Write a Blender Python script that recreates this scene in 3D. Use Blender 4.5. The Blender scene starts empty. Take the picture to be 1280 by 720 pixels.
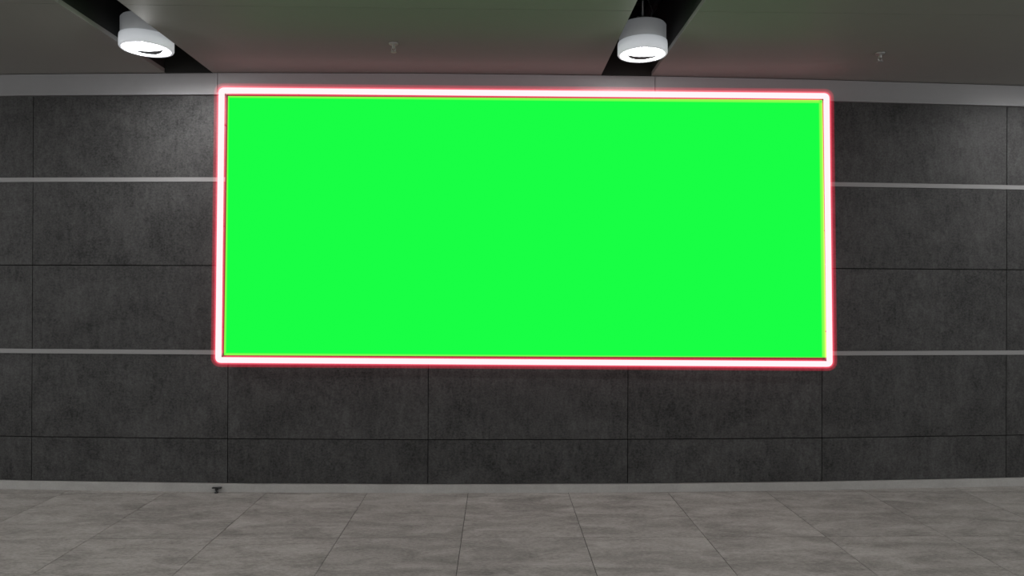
import bpy, bmesh, math, random
from mathutils import Vector, Matrix
random.seed(4)
S=bpy.context.scene
F_PX=872.4; YAW,PITCH,ROLL=.0206,.0018,.0039
D,K,H=5.2295,.0097,1.5217
CEIL,TOP,S1,J1,S2,J2,BOT=3.1356,2.9728,2.3356,1.6904,1.0409,.3938,.065
COL0,FL0=-3.5158,-.2144
def wy(x): return D+K*x*x

# ---------------- materials ----------------
def newmat(n):
    m=bpy.data.materials.new(n); m.use_nodes=True
    return m,m.node_tree.nodes,m.node_tree.links,m.node_tree.nodes['Principled BSDF']
def plain(n,c,r=.5,metal=0.,em=None,es=0.):
    m,N,L,b=newmat(n)
    b.inputs['Base Color'].default_value=(*c,1); b.inputs['Roughness'].default_value=r; b.inputs['Metallic'].default_value=metal
    b.inputs['Specular IOR Level'].default_value=.3
    if em: b.inputs['Emission Color'].default_value=(*em,1); b.inputs['Emission Strength'].default_value=es
    return m
def mottled(n,c0,c1,scale,rough=.5,bump=.1,stretch=(1,1,1),fine=.35,fscale=14,island=.0,spec=.3,lo=.36,hi=.66,streak=0.):
    m,N,L,b=newmat(n)
    tc=N.new('ShaderNodeTexCoord'); mp=N.new('ShaderNodeMapping'); mp.inputs['Scale'].default_value=stretch
    L.new(tc.outputs['Object'],mp.inputs['Vector'])
    geo=N.new('ShaderNodeNewGeometry')
    off=N.new('ShaderNodeVectorMath'); off.operation='MULTIPLY_ADD'
    comb=N.new('ShaderNodeCombineXYZ')
    for i in range(3): L.new(geo.outputs['Random Per Island'],comb.inputs[i])
    off.inputs[1].default_value=(37,53,71)
    L.new(comb.outputs[0],off.inputs[0]); L.new(mp.outputs[0],off.inputs[2])
    def noise(sc,det,ro,dist=0,vec=off.outputs[0]):
        q=N.new('ShaderNodeTexNoise'); q.inputs['Scale'].default_value=sc; q.inputs['Detail'].default_value=det; q.inputs['Roughness'].default_value=ro; q.inputs['Distortion'].default_value=dist
        L.new(vec,q.inputs['Vector']); return q.outputs['Fac']
    def mad(a,k,c):
        q=N.new('ShaderNodeMath'); q.operation='MULTIPLY_ADD'; q.inputs[1].default_value=k; L.new(a,q.inputs[0])
        if isinstance(c,(int,float)): q.inputs[2].default_value=c
        else: L.new(c,q.inputs[2])
        return q.outputs[0]
    v=mad(noise(scale,9,.7,.6),1-fine-streak,0.)
    v=mad(noise(scale*fscale,5,.75),fine,v)
    if streak:
        m2=N.new('ShaderNodeMapping'); m2.inputs['Scale'].default_value=(6,1,1.5); m2.inputs['Rotation'].default_value=(0,.55,0)
        L.new(off.outputs[0],m2.inputs['Vector'])
        v=mad(noise(scale*2,6,.7,.4,m2.outputs[0]),streak,v)
    r=N.new('ShaderNodeValToRGB'); r.color_ramp.elements[0].position=lo; r.color_ramp.elements[1].position=hi
    r.color_ramp.elements[0].color=(*c0,1); r.color_ramp.elements[1].color=(*c1,1)
    L.new(v,r.inputs[0])
    col=r.outputs[0]
    if island:
        mr=N.new('ShaderNodeMapRange'); mr.inputs['To Min'].default_value=1-island; mr.inputs['To Max'].default_value=1+island
        L.new(geo.outputs['Random Per Island'],mr.inputs['Value'])
        vm=N.new('ShaderNodeVectorMath'); vm.operation='SCALE'; L.new(col,vm.inputs[0]); L.new(mr.outputs[0],vm.inputs['Scale']); col=vm.outputs[0]
    L.new(col,b.inputs['Base Color'])
    b.inputs['Roughness'].default_value=rough; b.inputs['Specular IOR Level'].default_value=spec
    bp=N.new('ShaderNodeBump'); bp.inputs['Strength'].default_value=bump; bp.inputs['Distance'].default_value=.004
    L.new(v,bp.inputs['Height']); L.new(bp.outputs[0],b.inputs['Normal'])
    return m
M_PANEL=mottled('slate_panel',(.011,.011,.011),(.059,.059,.0585),2.4,.55,.4,(1,1,1.2),fine=.44,fscale=26,island=.05,lo=.40,hi=.60,streak=.24,spec=.2)
M_GAP=plain('joint_black',(.003,.003,.003),.9)
M_STRIP=plain('brushed_strip',(.20,.20,.20),.45,.0)
M_BAND=mottled('white_trim_paint',(.20,.20,.205),(.215,.215,.22),1.5,.45,.02)
M_BASE=mottled('plinth_stone',(.24,.237,.228),(.33,.326,.314),5,.5,.1)
M_FLOOR=mottled('floor_stone_tile',(.115,.109,.100),(.31,.297,.276),2.6,.6,.3,(1,2.6,1),fine=.46,fscale=16,island=.06,spec=.2,lo=.38,hi=.62)
M_GROUT=plain('grout',(.03,.028,.026),.9)
M_CEIL=mottled('ceiling_paint',(.250,.246,.232),(.263,.259,.244),.8,.6,.01,island=.03,spec=.2)
M_DARK=plain('channel_dark',(.018,.019,.018),.8)
M_PIPE=plain('pipe_dark',(.012,.013,.013),.4)
M_WHITE=plain('lamp_white_metal_glow',(.42,.43,.44),.4,0,(.9,.95,1),.07)  # weak emission added to lift the housing inside the dark channel
M_CHROME=plain('chrome',(.4,.4,.4),.3,.9)
M_FRAME=plain('screen_frame',(.012,.012,.012),.5)
M_GLASS=plain('lamp_opal_glass',(.6,.62,.65),.25,0,(.9,.95,1),.30)
M_LAMP=plain('lamp_emitter',(.9,.9,.9),.4,0,(1,1,1),2.5)
M_ARC=plain('lamp_dark_arc',(.03,.032,.035),.6)  # colour of the dark reflection arc under the lens
def emis(n,c,s=1):
    m=bpy.data.materials.new(n); m.use_nodes=True; N=m.node_tree.nodes; N.clear()
    e=N.new('ShaderNodeEmission'); e.inputs[0].default_value=(*c,1); e.inputs[1].default_value=s
    o=N.new('ShaderNodeOutputMaterial'); m.node_tree.links.new(e.outputs[0],o.inputs['Surface']); return m
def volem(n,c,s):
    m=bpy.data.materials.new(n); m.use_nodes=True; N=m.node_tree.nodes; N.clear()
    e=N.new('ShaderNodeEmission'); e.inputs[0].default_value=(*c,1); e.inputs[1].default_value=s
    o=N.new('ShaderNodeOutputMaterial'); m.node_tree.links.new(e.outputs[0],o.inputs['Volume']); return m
# added emission cutoff that keeps green spill off floor and ceiling: full output within ~20 deg of horizontal, none steeply up/down
M_SCREEN=emis('chroma_green_screen',(.009,1.,.058),1)
N=M_SCREEN.node_tree.nodes; L=M_SCREEN.node_tree.links
e=[n for n in N if n.type=='EMISSION'][0]
g_=N.new('ShaderNodeNewGeometry'); sx=N.new('ShaderNodeSeparateXYZ'); L.new(g_.outputs['Incoming'],sx.inputs[0])
ab=N.new('ShaderNodeMath'); ab.operation='ABSOLUTE'; L.new(sx.outputs['Z'],ab.inputs[0])
mr=N.new('ShaderNodeMapRange'); mr.inputs['From Min'].default_value=.34; mr.inputs['From Max'].default_value=.42
mr.inputs['To Min'].default_value=1; mr.inputs['To Max'].default_value=0; L.new(ab.outputs[0],mr.inputs['Value']); L.new(mr.outputs[0],e.inputs[1])
M_NEON=emis('neon_core',(1.,.90,.92),1.0)
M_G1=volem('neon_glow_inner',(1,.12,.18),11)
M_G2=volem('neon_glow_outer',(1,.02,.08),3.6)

# ---------------- helpers ----------------
def mesh_obj(name,bm,mats,parent=None,smooth=False):
    bmesh.ops.recalc_face_normals(bm,faces=bm.faces)
    me=bpy.data.meshes.new(name); bm.to_mesh(me); bm.free()
    for m in mats: me.materials.append(m)
    o=bpy.data.objects.new(name,me); S.collection.objects.link(o)
    if parent: o.parent=parent
    return o
def empty(name,loc=(0,0,0)):
    o=bpy.data.objects.new(name,None); o.location=loc; o.empty_display_size=.1; S.collection.objects.link(o); return o
def hexa(bm,pts,mi=0):
    v=[bm.verts.new(p) for p in pts]
    for f in ((0,1,2,3),(4,5,6,7),(0,1,5,4),(1,2,6,5),(2,3,7,6),(3,0,4,7)):
        fc=bm.faces.new([v[i] for i in f]); fc.material_index=mi
def box(bm,x0,x1,y0,y1,z0,z1,mi=0):
    hexa(bm,[(x0,y0,z0),(x1,y0,z0),(x1,y1,z0),(x0,y1,z0),(x0,y0,z1),(x1,y0,z1),(x1,y1,z1),(x0,y1,z1)],mi)
def wbox(bm,x0,x1,z0,z1,f,b,mi=0):
    a,c=wy(x0),wy(x1)
    hexa(bm,[(x0,a-f,z0),(x1,c-f,z0),(x1,c+b,z0),(x0,a+b,z0),(x0,a-f,z1),(x1,c-f,z1),(x1,c+b,z1),(x0,a+b,z1)],mi)
def lathe(bm,prof,mi=0,seg=48,c=(0,0,0),mis=None):
    rings=[]
    for r,z in prof:
        rings.append([bm.verts.new((c[0]+r*math.cos(2*math.pi*i/seg),c[1]+r*math.sin(2*math.pi*i/seg),c[2]+z)) for i in range(seg)])
    for j in range(len(rings)-1):
        for i in range(seg):
            f=bm.faces.new((rings[j][i],rings[j][(i+1)%seg],rings[j+1][(i+1)%seg],rings[j+1][i]))
            f.material_index=mis[j] if mis else mi; f.smooth=True
    return rings
def tube(bm,pts,r,seg=14,closed=False,mi=0):
    n=len(pts);rings=[]
    for i,p in enumerate(pts):
        p=Vector(p)
        a=Vector(pts[(i-1)%n]) if (closed or i>0) else p
        b=Vector(pts[(i+1)%n]) if (closed or i<n-1) else p
        t=(b-a).normalized(); up=Vector((0,1,0)) if abs(t.y)<.9 else Vector((1,0,0))
        s=t.cross(up).normalized(); u=s.cross(t).normalized()
        rings.append([bm.verts.new(p+s*r*math.cos(2*math.pi*k/seg)+u*r*math.sin(2*math.pi*k/seg)) for k in range(seg)])
    m=n if closed else n-1
    for i in range(m):
        A,B=rings[i],rings[(i+1)%n]
        for k in range(seg):
            f=bm.faces.new((A[k],A[(k+1)%seg],B[(k+1)%seg],B[k])); f.material_index=mi; f.smooth=True
    if not closed:
        bm.faces.new(rings[0]).material_index=mi; bm.faces.new(rings[-1]).material_index=mi

# ---------------- camera ----------------
cy,sy=math.cos(YAW),math.sin(YAW)
Fw=Vector((sy*math.cos(PITCH),cy*math.cos(PITCH),math.sin(PITCH)))
R0=Vector((cy,-sy,0)); U0=R0.cross(Fw)
Rv=R0*math.cos(ROLL)+U0*math.sin(ROLL); Uv=-R0*math.sin(ROLL)+U0*math.cos(ROLL)
cam=bpy.data.cameras.new('camera'); cam.lens=36*F_PX/1280; cam.sensor_width=36; cam.clip_start=.05
co=bpy.data.objects.new('camera',cam); S.collection.objects.link(co); S.camera=co
M=Matrix.Identity(4)
for i in range(3): M[i][0],M[i][1],M[i][2]=Rv[i],Uv[i],-Fw[i]
M[2][3]=H; co.matrix_world=M
def on_plane(px,py,y):
    d=Fw*F_PX+Rv*(px-640)+Uv*(360-py); t=y/d.y; return (d.x*t,y,H+d.z*t)

# ---------------- wall ----------------
cols=[COL0+1.5*i for i in range(-3,9)]
bm=bmesh.new(); g=.0035
for i in range(len(cols)-1):
    x0,x1=cols[i],cols[i+1]
    wbox(bm,x0,x1,0,CEIL-.001,-.012,.15,1)
    sh=.018
    for z0,z1 in ((BOT,J2-g),(J2+g,S2-sh),(S2+sh,J1-g),(J1+g,S1-sh),(S1+sh,TOP)):
        wbox(bm,x0+g*.8,x1-g*.8,z0,z1,0,.011,0)
mesh_obj('wall_back',bm,[M_PANEL,M_GAP])
for n,z in (('trim_1',S1),('trim_2',S2)):
    bm=bmesh.new()
    for i in range(len(cols)-1): wbox(bm,cols[i],cols[i+1],z-.0165,z+.0165,.004,.011)
    mesh_obj(n,bm,[M_STRIP])
bm=bmesh.new()
brk=sorted(cols+[-5.38,-2.1,1.18,4.46])
for i in range(len(brk)-1):
    a,b=brk[i],brk[i+1]
    wbox(bm,a+(.0025 if a in (-5.38,-2.1,1.18,4.46) else 0),b-(.0025 if b in (-5.38,-2.1,1.18,4.46) else 0),TOP+.003,CEIL-.006,.012,.011)
    wbox(bm,a,b,TOP-.004,TOP+.010,.020,.011)
mesh_obj('trim_3',bm,[M_BAND])
bm=bmesh.new()
for i in range(len(cols)-1): wbox(bm,cols[i],cols[i+1],0.0,BOT-.004,.02,.011)
mesh_obj('baseboard_back',bm,[M_BASE])

# ---------------- floor ----------------
bm=bmesh.new(); box(bm,-8.5,8.9,-6,6.1,-.1,-.004,1)
TL=.95; yj=4.28
for i in range(-11,12):
    for j in range(-10,2):
        x0=FL0+.75*i; y0=yj+TL*j; y1=min(y0+TL,6.05)
        if x0+.75>8.9 or x0<-8.6: continue
        box(bm,x0+.002,x0+.748,y0+.002,y1-.002,-.02,0,0)
mesh_obj('floor',bm,[M_FLOOR,M_GROUT])

# ---------------- ceiling ----------------
ch=[(-5.80,-5.43),(-2.5008,-2.1407),(.7728,1.1526),(4.28,4.66)]
xs=[-8.5]+[v for c in ch for v in c]+[8.9]
bm=bmesh.new()
seams=[-6,-3.9,-1.9,.1,2.05,4.02,6.1]
for a in range(0,len(xs),2):
    x0,x1=xs[a],xs[a+1]
    for s in range(len(seams)-1):
        box(bm,x0,x1,seams[s]+.002,seams[s+1]-.002,CEIL,CEIL+.03,0)
for c0,c1 in ch:
    for xa,xb in ((c0-.012,c0),(c1,c1+.012)):
        box(bm,xa,xb,-6,6.1,CEIL+.0305,CEIL+.55,1)
    yw=wy((c0+c1)/2)
    box(bm,c0+.0005,c1-.0005,yw-.005,yw+.3,CEIL-.0005,CEIL+.549,1)
    box(bm,c0+.0005,c1-.0005,-6,-5.9,CEIL,CEIL+.549,1)
box(bm,-8.5,8.9,-6,6.1,CEIL+.55,CEIL+.6,1)
mesh_obj('ceiling',bm,[M_CEIL,M_DARK])

for c0,c1 in ch[1:3]:
    xc=(c0+c1)/2
    p=empty('service_pipes',(0,0,0))
    bm=bmesh.new()
    tube(bm,[(xc+.09,-5,CEIL+.33),(xc+.09,5.2,CEIL+.33)],.035,16)
    mesh_obj('duct_pipe',bm,[M_PIPE],p)
    bm=bmesh.new()
    tube(bm,[(xc-.02,-5,CEIL+.40),(xc-.02,5.2,CEIL+.40)],.016,10)
    for y in (-3,-1,1,3.3,3.95,5.0):
        box(bm,c0+.001,c1-.001,y-.02,y+.02,CEIL+.44,CEIL+.47,0)
        tube(bm,[(xc+.09,y,CEIL+.36),(xc+.09,y,CEIL+.549)],.006,8)
    box(bm,xc+.02,xc+.17,3.75,4.05,CEIL+.13,CEIL+.2,0)
    mesh_obj('brackets',bm,[M_PIPE],p)

# ---------------- lamps ----------------
LP=27
def lamp(x,y):
    z=CEIL-.040
    e=empty('ceiling_downlight',(x,y,z))
    bm=bmesh.new()
    lathe(bm,[(.0001,.215),(.07,.215),(.075,.20),(.148,.195),(.156,.185),(.156,.085),(.150,.08)],0)
    mesh_obj('housing',bm,[M_WHITE],e)
    bm=bmesh.new()
    lathe(bm,[(.150,.082),(.163,.078),(.165,.06),(.165,.004),(.160,-.003),(.143,-.003),(.139,.004),(.139,.07)],0)
    mesh_obj('opal_ring',bm,[M_GLASS],e)
    bm=bmesh.new()
    lathe(bm,[(.139,.022),(.125,.026),(.10,.03),(.0001,.034)],0)
    mesh_obj('emitter',bm,[M_LAMP],e)
    bm=bmesh.new(); vs=[]
    for i in range(21):
        t=-1+2*i/20
        yf,yb=.090-.095*t*t,.02-.030*t*t
        vs.append((bm.verts.new((t*.11,yf,-.006)),bm.verts.new((t*.11,yb,-.006)),
                   bm.verts.new((t*.11,yf,.0)),bm.verts.new((t*.11,yb,.0))))
    for i in range(20):
        a,b=vs[i],vs[i+1]
        bm.faces.new((a[0],b[0],b[1],a[1])); bm.faces.new((a[2],b[2],b[3],a[3]))
        bm.faces.new((a[0],b[0],b[2],a[2])); bm.faces.new((a[1],b[1],b[3],a[3]))
    for sx_ in (-1,1): box(bm,min(sx_*.105,sx_*.142),max(sx_*.105,sx_*.142),-.010,-.002,-.003,.001)
    mesh_obj('dark_arc',bm,[M_ARC],e)  # dark strip put in for the arc-shaped reflection across the lens
    bm=bmesh.new()
    tube(bm,[(0,0,.21),(0,0,.589)],.012,10)
    box(bm,-.04,.04,-.02,.02,.21,.25)
    tube(bm,[(.05,0,.2),(.07,.02,.3),(.03,.03,.42),(.05,.02,.589)],.006,8)
    mesh_obj('hanger',bm,[M_CHROME],e)
    l=bpy.data.lights.new('lamp_light','AREA'); l.shape='DISK'; l.size=.25; l.energy=LP; l.color=(1,.985,.975)
    lo=bpy.data.objects.new('lamp_light',l); S.collection.objects.link(lo); lo.parent=e; lo.location=(0,0,.014)
    l=bpy.data.lights.new('lamp_glow_fill','POINT'); l.shadow_soft_size=.015; l.energy=6; l.color=(1,.99,.985)  # added point light, spreads a glow onto the band and ceiling
    lo=bpy.data.objects.new('lamp_glow_fill',l); S.collection.objects.link(lo); lo.parent=e; lo.location=(0,-.06,-.014)
for c0,c1 in ch:
    for y in (4.65,1.9,-.85,-3.6):
        lamp((c0+c1)/2,y)

# ---------------- sprinklers ----------------
def sprinkler(px,py):
    d=Fw*F_PX+Rv*(px-640)+Uv*(360-py); t=(CEIL-H-.02)/d.z
    x,y=d.x*t,d.y*t
    bm=bmesh.new()
    lathe(bm,[(.0001,0),(.032,0),(.030,-.008),(.010,-.010),(.010,-.030),(.006,-.034),(.0001,-.034)],0,24)
    tube(bm,[(-.009,0,-.03),(-.013,0,-.042),(-.004,0,-.055)],.0025,8)
    tube(bm,[(.009,0,-.03),(.013,0,-.042),(.004,0,-.055)],.0025,8)
    lathe(bm,[(.0001,-.054),(.018,-.056),(.018,-.059),(.0001,-.059)],0,20)
    o=mesh_obj('fire_sprinkler',bm,[M_CHROME]); o.location=(x,y,CEIL)
sprinkler(492,58); sprinkler(1100,70)

# ---------------- display + neon ----------------
ys=5.11
q=[on_plane(*p,ys) for p in ((285,120),(1028,125),(1033,447),(280,444))]
disp=empty('billboard_screen')
bm=bmesh.new(); v=[bm.verts.new(p) for p in q]; bm.faces.new(v)
mesh_obj('display_surface',bm,[M_SCREEN],disp)
bm=bmesh.new()
b=[(p[0],p[1]+.004,p[2]) for p in q]; c=[(p[0],ys+.10,p[2]) for p in q]
cx=sum(p[0] for p in q)/4; cz=sum(p[2] for p in q)/4
def grow(p,d): return (p[0]+math.copysign(d,p[0]-cx),p[1],p[2]+math.copysign(d,p[2]-cz))
hexa(bm,[grow(p,.012) for p in b]+[grow(p,.012) for p in c])
mesh_obj('casing',bm,[M_FRAME],disp)
yn=5.06
nq=[Vector(on_plane(*p,yn)) for p in ((277,113),(1033,120),(1037,455),(273,450))]
def loop(r=.020):
    out=[]
    for i in range(4):
        p=nq[i]; a=(nq[i-1]-p).normalized(); b=(nq[(i+1)%4]-p).normalized()
        for k in range(7):
            t=k/6; A=p+a*r; B=p+b*r
            out.append(((A*(1-t)**2+p*2*t*(1-t)+B*t*t))[:])
    return out
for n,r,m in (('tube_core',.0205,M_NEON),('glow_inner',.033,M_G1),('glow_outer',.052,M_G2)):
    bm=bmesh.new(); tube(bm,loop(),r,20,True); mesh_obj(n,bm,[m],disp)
bm=bmesh.new()
for i in range(4):
    for t in (.12,.5,.88):
        p=nq[i].lerp(nq[(i+1)%4],t); tube(bm,[(p.x,p.y+.02,p.z),(p.x,wy(p.x)-.001,p.z)],.006,8)
mesh_obj('neon_standoffs',bm,[M_FRAME],disp)

# ---------------- small stop at wall foot ----------------
d=on_plane(270,606,wy(-2.1)-.05)
bm=bmesh.new()
box(bm,-.05,.05,-.005,.03,.010,.022); box(bm,-.012,.012,-.012,.02,-.012,.012); lathe(bm,[(.0001,-.04),(.022,-.04),(.020,-.028),(.008,-.024),(.008,.0),(.0001,.0)],0,20)
o=mesh_obj('floor_door_stop',bm,[M_PIPE]); o.location=(d[0],wy(d[0])-.041,.026); o.scale=(.65,.65,.65)

# ---------------- world ----------------
w=bpy.data.worlds.new('world'); S.world=w; w.use_nodes=True
w.node_tree.nodes['Background'].inputs[0].default_value=(1,.995,.985,1)
w.node_tree.nodes['Background'].inputs[1].default_value=1.15
S.view_settings.view_transform='Standard'; S.view_settings.look='None'
